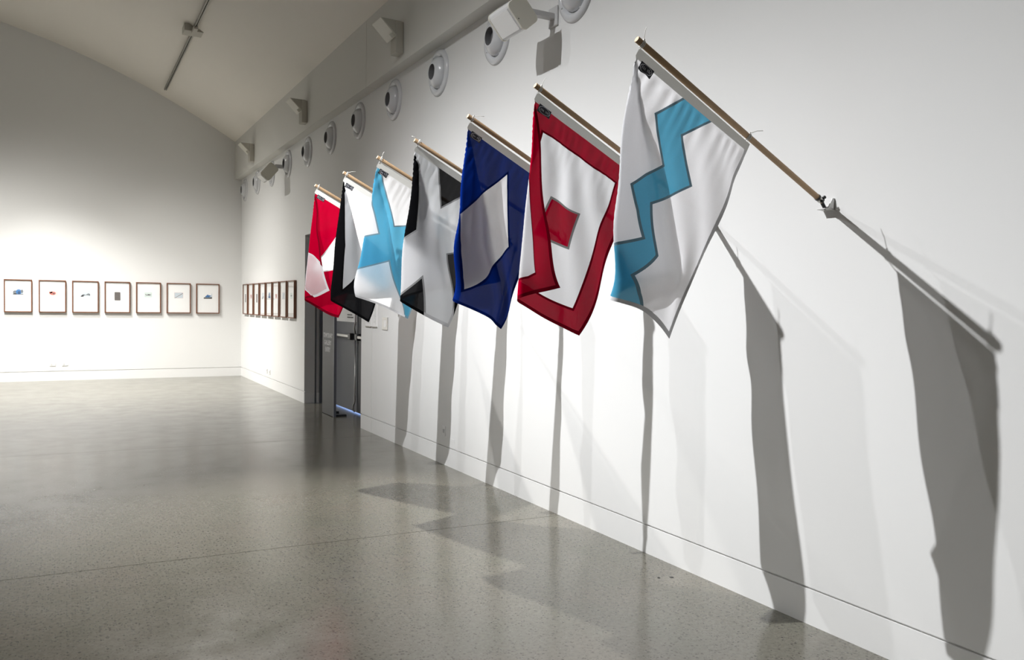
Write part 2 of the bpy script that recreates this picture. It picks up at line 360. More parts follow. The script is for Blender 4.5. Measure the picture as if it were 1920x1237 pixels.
plate('power_outlet', W, 14.40, 14.52, .24, .32, M_white, 'right white outlet of the pair beneath the right wall frames', 'outlet', [(14.42, 14.46, .27, .30, M_lgrey, 'socket_face')], group='outlets low on the right wall')
for k, (xc, lab) in enumerate(((-.21, 'left white outlet of the pair low on the end wall under the frames'), (-.01, 'right white outlet of the pair low on the end wall under the frames'))):
    o = (xc, D, .27); e = empty('power_outlet', o, lab, 'outlet', 'outlets low on the end wall')
    MB().box(xc - .05, xc + .05, D - .008, D, .27, .33).build('plate', M_white, e, o, bevel=.002)
    MB().box(xc - .03, xc - .005, D - .011, D - .007, .285, .315).build('socket_face', M_lgrey, e, o); 
for k, (x, y, r, lab) in enumerate(((2.957, 3.535, .012, 'larger black speck on the floor near the wall'), (2.887, 3.559, .008, 'smaller black speck on the floor near the wall'))):
    tag(MB().lathe([(0, r), (.002, r * .9), (.003, r * .3)], (x, y, 0), (0, 0, 1), 12, True, True).build('floor_speck', M_black, origin=(x, y, 0)), lab, 'speck', 'black specks on the floor')

# ------------------------------------------------------------------ jet nozzles in a row under the beam
NY = [3.65, 4.84, 6.02, 7.21, 8.41, 9.60, 10.78, 11.97, 13.17, 14.35, 15.53, 16.72]
NZ = 3.680
def nozzle_parts(y):
    c = (W, y, NZ); e = bpy.data.objects.new('air_nozzle', None); e.location = c; e.empty_display_size = .05; link(e)
    MB().lathe([(0, .218), (.006, .218), (.020, .208), (.026, .192), (.028, .178), (.022, .166), (.012, .160), (.008, .152), (.0, .151)], c, (-1, 0, 0), 56).build('flange', M_nozzle, e, c, smooth=True)
    pr = [(.004, .146)] + [(.004 + .152 * math.sin(a) * .62, .146 * math.cos(a)) for a in [math.radians(k) for k in range(8, 58, 5)]] + [(.084, .077), (.081, .072)]
    MB().lathe(pr, c, (-1, .0, 0), 56).build('nozzle_ball', M_nozzle, e, c, smooth=True)
    MB().lathe([(.082, .0725), (.03, .066), (.03, .001)], c, (-1, 0, 0), 40).build('throat', M_dark, e, c)
    sm = MB()
    for a in (60, 150, 240, 330):
        sm.lathe([(.022, .006), (.030, .006), (.031, .004)], (W, y + .172 * math.cos(math.radians(a)), NZ + .172 * math.sin(math.radians(a))), (-1, 0, 0), 8, False, True)
    sm.build('screws', M_lgrey, e, c, kind='stuff')
    return e
proto = nozzle_parts(NY[0]); nz = [proto]
for y in NY[1:]:
    r = proto.copy(); COL.objects.link(r); r.location = (W, y, NZ)
    for ch in list(proto.children):
        c = ch.copy(); COL.objects.link(c); c.parent = r
    nz.append(r)
NL = {1: 'white round air nozzle cut by the top of the frame, nearest in the row', 2: 'white round air nozzle half hidden behind the near wall speaker',
      3: 'white round air nozzle above the blue flag, just left of the near speaker', 4: 'white round air nozzle, second to the left of the near wall speaker',
      5: 'white round air nozzle, third to the left of the near wall speaker', 6: 'white round air nozzle, fourth to the left of the near wall speaker',
      7: 'white round air nozzle, second to the right of the far wall speaker', 8: 'white round air nozzle just right of the far wall speaker',
      9: 'white round air nozzle peeping out behind the far wall speaker', 10: 'white round air nozzle between far speaker and room corner, second from the corner',
      11: 'white round air nozzle closest to the room corner'}
for i, o in enumerate(nz):
    tag(o, NL.get(i, 'white round air nozzle on the right wall, outside the frame, nearer than the cut one'), 'air vent', 'air nozzles in a row under the beam')

# ------------------------------------------------------------------ wedge shaped uplights on the fascia
def uplight(y, label):
    c = (FX, y, 4.0); e = empty('wall_uplight', c, label, 'lamp', 'wedge uplights on the fascia')
    MB().box(2.893, FX, y - .11, y + .05, 4.0, 4.31).build('gear_box', M_beige, e, c, bevel=.008)
    MB().prism([(2.742, 4.318), (2.950, 4.316), (2.950, 4.20), (2.915, 4.165), (2.897, 4.168)], 'y', y - .10, y + .15).build('wedge_reflector', M_beige, e, c, bevel=.002)
    MB().prism([(2.732, 4.316), (2.742, 4.322), (2.904, 4.166), (2.893, 4.156)], 'y', y - .105, y + .155).build('front_plate', M_cream, e, c, bevel=.001)  # lighter cream stands for the light on the wedge's lower face
    MB().prism([(2.828, 4.168), (2.862, 4.198), (2.890, 4.168), (2.856, 4.138)], 'y', y - .09, y - .01).build('bracket_nub', M_cream, e, c, bevel=.002)
    MB().prism([(2.752, 4.3185), (2.945, 4.3165), (2.945, 4.320), (2.752, 4.322)], 'y', y - .09, y + .14).build('lens', M_lgrey, e, c)
uplight(7.92, 'beige wedge uplight nearest the camera, right of the fascia joint')
uplight(11.63, 'middle beige wedge uplight on the fascia, left of the fascia joint')
uplight(15.30, 'beige wedge uplight farthest away, beside the room corner')
uplight(4.25, 'beige wedge uplight on the fascia, above the frame of view')

# ------------------------------------------------------------------ wall speakers
def rrect(w, h, r, n=5):
    P = []
    for cx, cy, a0 in ((w - r, r, -90), (w - r, h - r, 0), (r, h - r, 90), (r, r, 180)):
        for k in range(n + 1):
            a = math.radians(a0 + 90 * k / n); P.append((cx + r * math.cos(a), cy + r * math.sin(a)))
    return P
def speaker(y0, label, bx, bz, w, h, ang, ln, arm):
    c = (W, y0 + .15, 3.5); e = empty('wall_speaker', c, label, 'speaker', 'cream wall speakers')
    a = (math.cos(math.radians(ang)), math.sin(math.radians(ang))); n = (-a[1], a[0])
    tr = lambda p: (bx + a[0] * p[0] + n[0] * p[1], bz + a[1] * p[0] + n[1] * p[1])
    MB().prism([tr((.004 + p[0] * .95, .004 + p[1] * .97)) for p in rrect(w, h, .034)], 'y', y0 + .014, y0 + ln - .014).build('cabinet', M_lgrey, e, c, bevel=.003)
    for ya, yb in ((y0, y0 + .015), (y0 + ln - .015, y0 + ln)):
        MB().prism([tr(p) for p in rrect(w, h, .034)], 'y', ya, yb).build('end_cap', M_cream, e, c, bevel=.004)
    MB().prism([tr((-.003, .03)), tr((.006, .03)), tr((.006, h - .03)), tr((-.003, h - .03))], 'y', y0 + .03, y0 + ln - .03).build('grille', M_white, e, c)
    x0, z0, z1 = arm
    MB().box(x0, W, y0 + .10, y0 + .16, z0, z1).build('bracket_arm', M_lgrey, e, c, bevel=.006)
    MB().box(W - .016, W, y0 + .07, y0 + .19, z0 - .05, z1 + .05).build('wall_plate', M_lgrey, e, c, bevel=.004)
    q = tr((.018, h * .42)); MB().lathe([(0, .004), (.003, .004), (.004, .002)], (q[0], y0, q[1]), (0, -1, 0), 10, False, True).build('screw', M_black, e, c)
speaker(5.0, 'cream speaker box on the right wall at the top of the frame', 2.786, 3.388, .158, .215, 41, .31, (2.86, 3.56, 3.60))
speaker(13.2, 'small distant cream speaker box on the right wall near the corner', 2.800, 3.385, .262, .175, 50, .30, (2.92, 3.62, 3.68))

# ------------------------------------------------------------------ ceiling tracks
def track(x, y0, y1, name, label, zoff=0.03, boxes=()):
    z = CZ(x) - zoff; c = (x, y1, z); e = empty(name, c, label, 'track')
    MB().box(x - .022, x - .006, y0, y1, z - .02, z + .0).box(x + .006, x + .022, y0, y1, z - .02, z).box(x - .022, x + .022, y0, y1, z, z + .012).build('rail', M_track, e, c)
    sl = CZ(x) + .01
    k = MB(); yy_ = y1 - .4
    while yy_ > y0: k.box(x - .008, x + .008, yy_ - .03, yy_ + .03, z + .012, sl + .03); yy_ -= 1.8
    k.build('hangers', M_track, e, c, kind='stuff')
    for yb in boxes:
        MB().box(x - .13, x + .13, yb - .13, yb + .13, z - .03, z + .07).build('junction_box', M_beige, e, c, bevel=.006)
        MB().box(x - .03, x + .03, yb - .33, yb - .08, z - .055, z - .015).build('feed_adaptor', M_beige, e, c, bevel=.004)
    return z
zt = track(1.62, 4.0, 16.42, 'lighting_track', 'thin metal lighting track with square junction box on the ceiling', .04, (12.72,))
zb = track(-1.15, 0.5, 15.5, 'lighting_track', 'lighting track along the ceiling left of the visible one, out of frame', .04)
def head(loc, tgt, label, rail_z):
    c = loc; e = empty('track_spotlight', c, label, 'spotlight', 'spotlights on the ceiling tracks')
    d = (Vector(tgt) - Vector(loc)).normalized(); L0 = Vector(loc)
    MB().lathe([(-.03, .062), (-.18, .062), (-.20, .05), (-.20, .001)], L0, d, 24).build('housing', M_white, e, c, smooth=True)
    MB().lathe([(-.028, .062), (-.028, .05), (-.10, .03), (-.11, .001)], L0, d, 24).build('reflector', M_steel, e, c, smooth=True)
    q = L0 - d * .12
    MB().tube([q, (q.x, q.y, rail_z - .022)], .012, 8).build('stem', M_white, e, c)
for s in SPOTS:
    if s[0].startswith('rear') or s[0] == 'end_wall_lamp_c': continue
    head(s[1], s[2], 'white track spotlight above the frame, ' + {'key_lamp': 'aimed at the flags', 'fill_lamp': 'next beyond the one aimed at the flags', 'floor_lamp_beam': 'on the nearer track aimed at the floor', 'end_wall_lamp_a': 'aimed at the left frames', 'end_floor_lamp': 'aimed at the floor in front of the end wall', 'end_wall_lamp_b': 'aimed at the right frames of the end wall', 'side_wall_lamp': 'aimed at the side wall frames'}[s[0]], zt if s[1][0] > 0 else zb)

# ------------------------------------------------------------------ framed prints
def frame(kind, c, ax, label, group, pic):
    """ax: unit vector to the right as seen by a viewer; c = centre on the wall; wall normal points to the viewer"""
    w, h, dp, t = .434, .585, .042, .017
    ax = Vector(ax); up = Vector((0, 0, 1)); nrm = ax.cross(up); c = Vector(c); org = tuple(c)
    e = empty('framed_print', org, label, 'picture', group)
    P = lambda a, b_, d: tuple(c + ax * a + up * b_ + nrm * d)
    def slab(mb, a0, a1, b0, b1, d0, d1):
        mb.add([P(a0, b0, d0), P(a1, b0, d0), P(a1, b0, d1), P(a0, b0, d1), P(a0, b1, d0), P(a1, b1, d0), P(a1, b1, d1), P(a0, b1, d1)],
               [(0, 3, 2, 1), (4, 5, 6, 7), (0, 1, 5, 4), (1, 2, 6, 5), (2, 3, 7, 6), (3, 0, 4, 7)])
    m = MB(); slab(m, -w / 2, w / 2, h / 2 - t, h / 2, 0, dp); slab(m, -w / 2, w / 2, -h / 2, -h / 2 + t, 0, dp); slab(m, -w / 2, -w / 2 + t, -h / 2 + t, h / 2 - t, 0, dp); slab(m, w / 2 - t, w / 2, -h / 2 + t, h / 2 - t, 0, dp)
    m.build('frame', M_walnut, e, org)
    m = MB(); slab(m, -w / 2 + t, w / 2 - t, -h / 2 + t, h / 2 - t, .002, .026); m.build('mount_paper', M_mat, e, org)
    m = MB(); m.add([P(-w / 2 + t, -h / 2 + t, .035), P(w / 2 - t, -h / 2 + t, .035), P(w / 2 - t, h / 2 - t, .035), P(-w / 2 + t, h / 2 - t, .035)], [(0, 1, 2, 3)]); m.build('glass', M_glass, e, org)
    d = .0262
    for polys, col in pic:
        m = MB()
        for poly in polys:
            n = len(poly); m.add([P(a, b_, d) for a, b_ in poly], [tuple(range(n))])
        m.build('print_image', PC[col], e, org); d += .0004
PC = {k: paint('ink_' + k, S(*v), .8, .15, 60) for k, v in dict(blue=(70, 120, 175), pale=(205, 215, 222), grey=(120, 125, 130), dark=(105, 100, 98), red=(205, 120, 110), pink=(232, 205, 200), navy=(60, 85, 120), brown=(120, 95, 95), green=(215, 228, 224), black=(60, 60, 62)).items()}
def R4(x0, x1, z0, z1): return [(x0, z0), (x1, z0), (x1, z1), (x0, z1)]
def ell(cx, cz, a, b_, n=14): return [(cx + a * math.cos(2 * math.pi * k / n), cz + b_ * math.sin(2 * math.pi * k / n)) for k in range(n)]
b0, b1 = .015, .125
PICS = [
    [([R4(-.08, .08, .02, .12)], 'pale'), ([ell(-.045, .06, .035, .035), R4(-.08, .08, .02, .038)], 'grey'), ([ell(.01, .07, .045, .045)], 'blue'), ([ell(.015, .055, .02, .03)], 'navy'), ([ell(.06, .08, .02, .03)], 'grey')],
    [([R4(-.06, .09, .01, .09)], 'pink'), ([ell(.005, .055, .05, .032), [(-.06, .08), (-.04, .05), (0, .06), (.0, .085)]], 'red'), ([ell(.02, .05, .02, .016)], 'brown')],
    [([R4(-.08, .08, .0, .115)], 'pale'), ([[(-.08, .01), (-.03, .05), (0, .035), (.05, .065), (.08, .05), (.08, .02), (.02, .03), (-.03, .02)]], 'grey'), ([[(-.08, .0), (-.05, .04), (-.02, .02), (-.04, .0)]], 'black')],
    [([[(-.04, -.06), (.045, -.06), (.052, -.05), (.05, .09), (.042, .097), (-.042, .097), (-.05, .09), (-.05, -.05)]], 'dark')],
    [([R4(-.07, .06, .01, .10)], 'green'), ([[(-.06, .075), (-.03, .055), (0, .068), (.05, .06), (.05, .055), (0, .052), (-.05, .055)]], 'black'), ([R4(-.05, .03, .045, .052)], 'grey')],
    [([R4(-.08, .08, .0, .11)], 'pink'), ([R4(-.076, .076, .004, .106)], 'pale'), ([[(-.08, .0), (-.07, .0), (.075, .09), (.07, .098)]], 'brown')],
    [([[(-.07, .0), (.08, .0), (.08, .10), (.07, .10), (.065, .06), (-.02, .06)]], 'pale'), ([[(-.055, .04), (-.02, .065), (-.005, .085), (.01, .07), (.065, .06), (.02, .025), (-.03, .025)]], 'blue'), ([[(-.08, .0), (.08, .0), (.075, .03), (.0, .02), (-.07, .025)]], 'black')],
]
FL_ = ['walnut framed print of a blue and grey oval, far left on the end wall', 'walnut framed print with a small red image on the end wall',
       'walnut framed print of a grey landscape, third from the left on the end wall', 'walnut framed print with a plain dark grey upright rectangle',
       'walnut framed print with faint dark marks, right of the dark rectangle print', 'walnut framed print with a dark diagonal line on the end wall',
       'walnut framed print with a blue peak image, nearest the corner on the end wall']
XC = [-.743, -.208, .323, .857, 1.392, 1.930, 2.465]
for x, lb, pc in zip(XC, FL_, PICS): frame('end', (x, D, 1.540), (1, 0, 0), lb, 'framed prints on the end wall', pc)
YC = [16.52, 15.985, 15.455, 14.925, 14.40, 13.88, 13.36, 12.83]
PR = [3, 1, 3, 2, 0, 1, 5, 4]
RL = ['narrow-looking walnut framed print closest to the corner on the right wall'] + ['walnut framed print on the right wall, %s from the corner' % s for s in ('second', 'third', 'fourth', 'fifth', 'sixth', 'seventh')] + ['walnut framed print on the right wall nearest the doorway']
for y, lb, k in zip(YC, RL, PR): frame('side', (W, y, 1.540), (0, -1, 0), lb, 'framed prints on the right wall', PICS[k])
FLAG_DATA=[
([(56,64,16),(66.5,69.5,168),(71,90,-6)],(0,0),[[0.665,0.922],[0.665,0.75],[0.665,0.55],[0.665,0.35],[0.56,0.922],[0.5,0.922],[0.35,0.8],[0.064,0.2],[0.14,0.391],[0.215,0.585],[0.281,0.752],[0.339,0.9],[0.0,0.02],[0.133,0.02],[0.266,0.02],[0.399,0.02],[0.532,0.02],[0.665,0.02]],[[0.0326,-0.1003],[-0.0283,0.0832],[0.0208,-0.0151],[0.0339,0.0733],[-0.0278,0.0067],[-0.0001,0.0975],[0.5138,-0.1639],[-0.0122,-0.0057],[-0.0273,0.0067],[0.054,-0.0252],[-0.3375,0.1225],[-0.1997,0.0075],[0.0034,0.0015],[0.0054,0.0016],[-0.0005,-0.0006],[0.0001,0.0006],[-0.0003,-0.0008],[-0.0038,-0.0079]]),
([(66.5,70.5,-170),(71,90,-2)],(-0.02,-0.07),[[0.665,0.922],[0.665,0.75],[0.665,0.5],[0.0,0.922],[0.0,0.5],[0.0,0.7],[0.0,0.25],[0.52,0.922],[0.1,0.142],[0.565,0.142],[0.565,0.82],[0.068,0.203],[0.141,0.382],[0.228,0.597],[0.299,0.773],[0.355,0.912],[0.0,0.02],[0.133,0.02],[0.266,0.02],[0.399,0.02],[0.532,0.02],[0.665,0.02]],[[0.0638,-0.052],[0.034,0.1443],[0.0638,0.0542],[-0.1457,-0.0416],[-0.0872,-0.0552],[-0.0521,0.0141],[-0.1683,-0.049],[-0.0664,0.1121],[-0.0954,-0.1802],[0.0254,-0.0069],[0.0584,-0.1883],[0.2247,0.172],[0.0461,0.0191],[0.0199,-0.0005],[-0.0066,0.0198],[-0.0027,-0.0132],[0.0193,0.0103],[-0.0161,0.0483],[0.0076,0.0065],[-0.001,-0.0053],[-0.0149,0.0063],[-0.0055,0.0002]]),
([(58,66,24),(66.5,69.5,160),(71,90,-6)],(0,-0.015),[[0.665,0.922],[0.42,0.922],[0.333,0.127],[0.54,0.478],[0.333,0.83],[0.064,0.196],[0.137,0.379],[0.211,0.565],[0.284,0.749],[0.345,0.9],[0.0,0.02],[0.133,0.02],[0.266,0.02],[0.399,0.02],[0.532,0.02],[0.665,0.02]],[[-0.0108,-0.0099],[0.2572,-0.0223],[0.0012,-0.0011],[-0.0084,0.0041],[0.702,-0.2907],[0.013,-0.0046],[-0.0304,0.0112],[0.0674,-0.0316],[-0.3193,0.1465],[-0.6526,0.1921],[-0.0033,0.0012],[-0.0024,0.0008],[0.0005,0.0001],[-0.0008,0.0006],[0.0002,-0.0001],[0.0,-0.0]]),
([(56,64,22),(66.5,69.5,165),(71,90,-8)],(-0.01,0),[[0.665,0.922],[0.52,0.922],[0.665,0.8],[0.062,0.191],[0.137,0.379],[0.209,0.559],[0.284,0.749],[0.345,0.902],[0.0,0.02],[0.133,0.02],[0.266,0.02],[0.399,0.02],[0.532,0.02],[0.665,0.02]],[[0.0305,-0.0887],[-0.0262,-0.0194],[0.0681,0.0928],[0.0026,0.001],[0.0115,-0.0008],[-0.0132,0.0027],[-0.0041,-0.0096],[0.0138,0.0172],[-0.0008,-0.0003],[-0.0016,-0.0003],[0.0,0.0001],[0.0001,-0.0],[-0.0,-0.0],[0.0,0.0]]),
([(50,58,16),(68.5,71.5,170),(73,90,-8)],(-0.02,0),[[0.56,0.922],[0.665,0.922],[0.4,0.922],[0.06,0.203],[0.095,0.3],[0.132,0.404],[0.168,0.504],[0.204,0.605],[0.249,0.728],[0.299,0.87],[0.0,0.02],[0.133,0.02],[0.266,0.02],[0.399,0.02],[0.532,0.02],[0.665,0.02]],[[0.0686,-0.1253],[-0.0177,0.0905],[0.1444,0.0965],[-0.0405,-0.0029],[0.0385,0.0024],[0.0028,0.0007],[-0.0214,-0.0007],[-0.0333,-0.0073],[0.0809,0.0198],[-0.2108,-0.0596],[0.0086,0.0006],[0.006,0.0005],[-0.0021,-0.0002],[0.0005,0.0],[-0.0,-0.0],[-0.0,-0.0]]),
([(58,66,20),(66.5,69.5,166),(71,90,-8)],(-0.02,0),[[0.665,0.922],[0.5,0.922],[0.665,0.8],[0.072,0.212],[0.148,0.401],[0.227,0.595],[0.304,0.785],[0.349,0.896],[0.0,0.02],[0.133,0.02],[0.266,0.02],[0.399,0.02],[0.532,0.02],[0.665,0.02]],[[-0.0272,-0.0779],[0.1043,-0.0416],[0.0174,0.0842],[0.0008,0.0008],[-0.0071,-0.0025],[-0.0164,0.0048],[0.0336,-0.0209],[-0.0982,0.0404],[-0.0002,-0.0002],[0.0001,-0.0002],[0.0002,0.0001],[-0.0,-0.0],[0.0,-0.0],[0.0,0.0]]),
([(66.5,70.5,-173),(71,90,2)],(-0.02,-0.01),[[0.665,0.922],[0.5,0.922],[0.0,0.922],[0.0,0.8],[0.0,0.6],[0.0,0.35],[0.15,0.922],[0.665,0.85],[0.103,0.294],[0.194,0.523],[0.296,0.778],[0.354,0.923],[0.0,0.02],[0.133,0.02],[0.266,0.02],[0.399,0.02],[0.532,0.02],[0.665,0.02]],[[-0.0864,-0.1134],[0.0792,-0.1343],[-0.0358,-0.064],[-0.0829,0.1226],[-0.0611,0.065],[-0.1256,0.0173],[-0.0143,-0.0877],[0.0891,0.1772],[0.0945,-0.0115],[0.0305,-0.0344],[0.0229,-0.0166],[-0.0533,0.1236],[0.0082,-0.0013],[-0.0158,0.002],[-0.0012,0.0003],[0.0015,-0.0002],[-0.0008,0.0001],[0.0002,-0.0]])]
# ------------------------------------------------------------------ flags
YS = [2.592, 3.3735, 4.109, 4.891, 5.601, 6.408, 7.249]
LX, LZ = 1.0638, 0.5527; AL = math.atan2(LZ, LX)
TIP = np.array([1.942, 0, 2.5345]); E1 = np.array([math.cos(AL), 0, -math.sin(AL)]); E2 = np.array([-math.sin(AL), 0, -math.cos(AL)]); EY = np.array([0, 1., 0])
O_ = TIP + .027 * E1 + .022 * E2
SW_, TH, HD, APV = .665, .922, .042, .035      # hoist width, fly length, header height, where the folds radiate from
def profile(prof, N=1200):
    """cone of cloth about the upper corner: table of unit directions against the angle from the hoist"""
    ph = np.linspace(0, math.radians(100), N + 1); dp = ph[1]; d = np.array([1., 0, 0]); t = np.array([0, 1., 0]); tab = [d]
    for i in range(N):
        m = math.degrees(ph[i] + dp / 2); k = 0
        for (p0, p1, turn) in prof:
            if p0 <= m < p1: k += turn / (p1 - p0)
        n = np.cross(d, t); d2 = d * math.cos(dp) + t * math.sin(dp); t2 = -d * math.sin(dp) + t * math.cos(dp)
        t2 = t2 * math.cos(k * dp) + n * math.sin(k * dp); d = d2 / np.linalg.norm(d2); t = t2 - d * (t2 @ d); t /= np.linalg.norm(t); tab.append(d)
    return ph, np.array(tab)
class Sheet:
    def __init__(s, i):
        pr, s.sw, cu, wt = FLAG_DATA[i]; s.ph, s.tb = profile(pr); s.cu = np.array(cu); s.wt = np.array(wt); s.i = i
    def __call__(s, u, v):
        u = np.asarray(u, float); v = np.asarray(v, float); du = u; dv = v - APV; r = np.hypot(du, dv); phi = np.arctan2(dv, du); fl = phi <= 0; pc = np.clip(phi, 0, 1.74)
        X = np.where(fl, du, r * np.interp(pc, s.ph, s.tb[:, 0])); Y = np.where(fl, dv, r * np.interp(pc, s.ph, s.tb[:, 1])) + APV; Z = np.where(fl, 0, r * np.interp(pc, s.ph, s.tb[:, 2]))
        P = O_ + X[..., None] * E1 + Y[..., None] * E2 + Z[..., None] * EY
        P = P + EY * ((s.sw[0] * np.clip(u / SW_, 0, 1) + s.sw[1] * np.clip(1 - u / SW_, 0, 1)) * np.clip(v / TH, 0, 1) ** 1.5)[..., None]
        d2 = (u[..., None] - s.cu[:, 0]) ** 2 + (v[..., None] - s.cu[:, 1]) ** 2; Dl = np.exp(-d2 / .16 ** 2 / 2) @ s.wt
        P[..., 0] += Dl[..., 0]; P[..., 2] += Dl[..., 1]
        # gathers under the header and soft hanging folds
        vv = np.clip(v - HD, 0, None); hz = u * .887 - v * .461
        k = s.i * 1.7
        P[..., 1] += GA[s.i] * .0045 * np.sin(u * 2 * math.pi / .052 + k + 2 * np.sin(u * 21 + k)) * np.clip(vv / .03, 0, 1) * np.exp(-vv / .10)
        P[..., 1] += GB[s.i] * .008 * np.sin(hz * 2 * math.pi / .15 + k) * np.clip(vv / .25, 0, 1) * np.clip((1.15 - phi) / .25, 0, 1)
        P[..., 1] += .004 * np.sin(hz * 2 * math.pi / .31 + v * 6 + k) * np.clip(vv / .3, 0, 1)
        P[..., 1] += YS[s.i]
        return P
GA = [1, .6, .8, 1, 1.2, 1.3, .5]; GB = [.7, .9, 1.6, .6, .8, .9, 1.0]

def cl(name, rgb, d, t, h, tc=None): return cloth(name, S(*rgb), d, t, h, tc and S(*tc))
C_white = cl('white_cloth', (236, 236, 238), .42, .58, .03)
C_header = cl('header_tape', (222, 221, 216), .78, .12, .0)
C_whem = cl('white_hem', (212, 212, 214), .76, .06, .0)
C_cyan = cl('sky_blue_cloth', (88, 172, 206), .54, .36, .02); C_cyans = cl('sky_blue_seam', (120, 150, 165), .7, .12, .0)
C_red = cl('red_cloth', (182, 0, 42), .66, .17, .014); C_reds = cl('red_seam', (120, 8, 28), .7, .06, .0)
C_blue = cl('navy_blue_cloth', (12, 44, 130), .70, .08, .014); C_blues = cl('navy_blue_seam', (8, 28, 92), .7, .06, .0)
C_black = cl('black_cloth', (20, 20, 22), .66, .12, .02); C_blacks = cl('black_seam', (12, 12, 13), .7, .04, .0)
C_greys = cl('grey_seam', (160, 160, 160), .7, .1, .0)  # seam and hem colours darkened for backlight that doubled cloth blocks
M_badge = paint('badge_black', (0.012, 0.012, 0.02), .6); M_silver = paint('badge_silver', (.6, .6, .64), .5)

def inpoly(x, y, P):
    c = np.zeros(len(x), bool); n = len(P)
    for i in range(n):
        x0, y0 = P[i]; x1, y1 = P[(i + 1) % n]
        if y0 == y1: continue
        k = ((y0 > y) != (y1 > y)) & (x < (x1 - x0) * (y - y0) / (y1 - y0) + x0); c ^= k
    return c
def offset(P, w):
    """shift every edge of the polygon inwards by w (outwards when negative)"""
    n = len(P); A = sum(P[i][0] * P[(i + 1) % n][1] - P[(i + 1) % n][0] * P[i][1] for i in range(n)); sg = 1 if A > 0 else -1; L_ = []
    for i in range(n):
        a = np.array(P[i]); c = np.array(P[(i + 1) % n]); d = (c - a) / np.linalg.norm(c - a); nn = np.array([-d[1], d[0]]) * sg; L_.append((a + nn * w, d))
    R = []
    for i in range(n):
        (p, d), (q, e) = L_[i - 1], L_[i]; den = d[0] * e[1] - d[1] * e[0]
        if abs(den) < 1e-3: R.append(tuple(q)); continue
        t = ((q[0] - p[0]) * e[1] - (q[1] - p[1]) * e[0]) / den; R.append(tuple(p + d * t))
    return R
PD = np.array([3.048 - 1.942, .052, 1.9963 - 2.5345]); PD /= np.linalg.norm(PD)   # pole direction
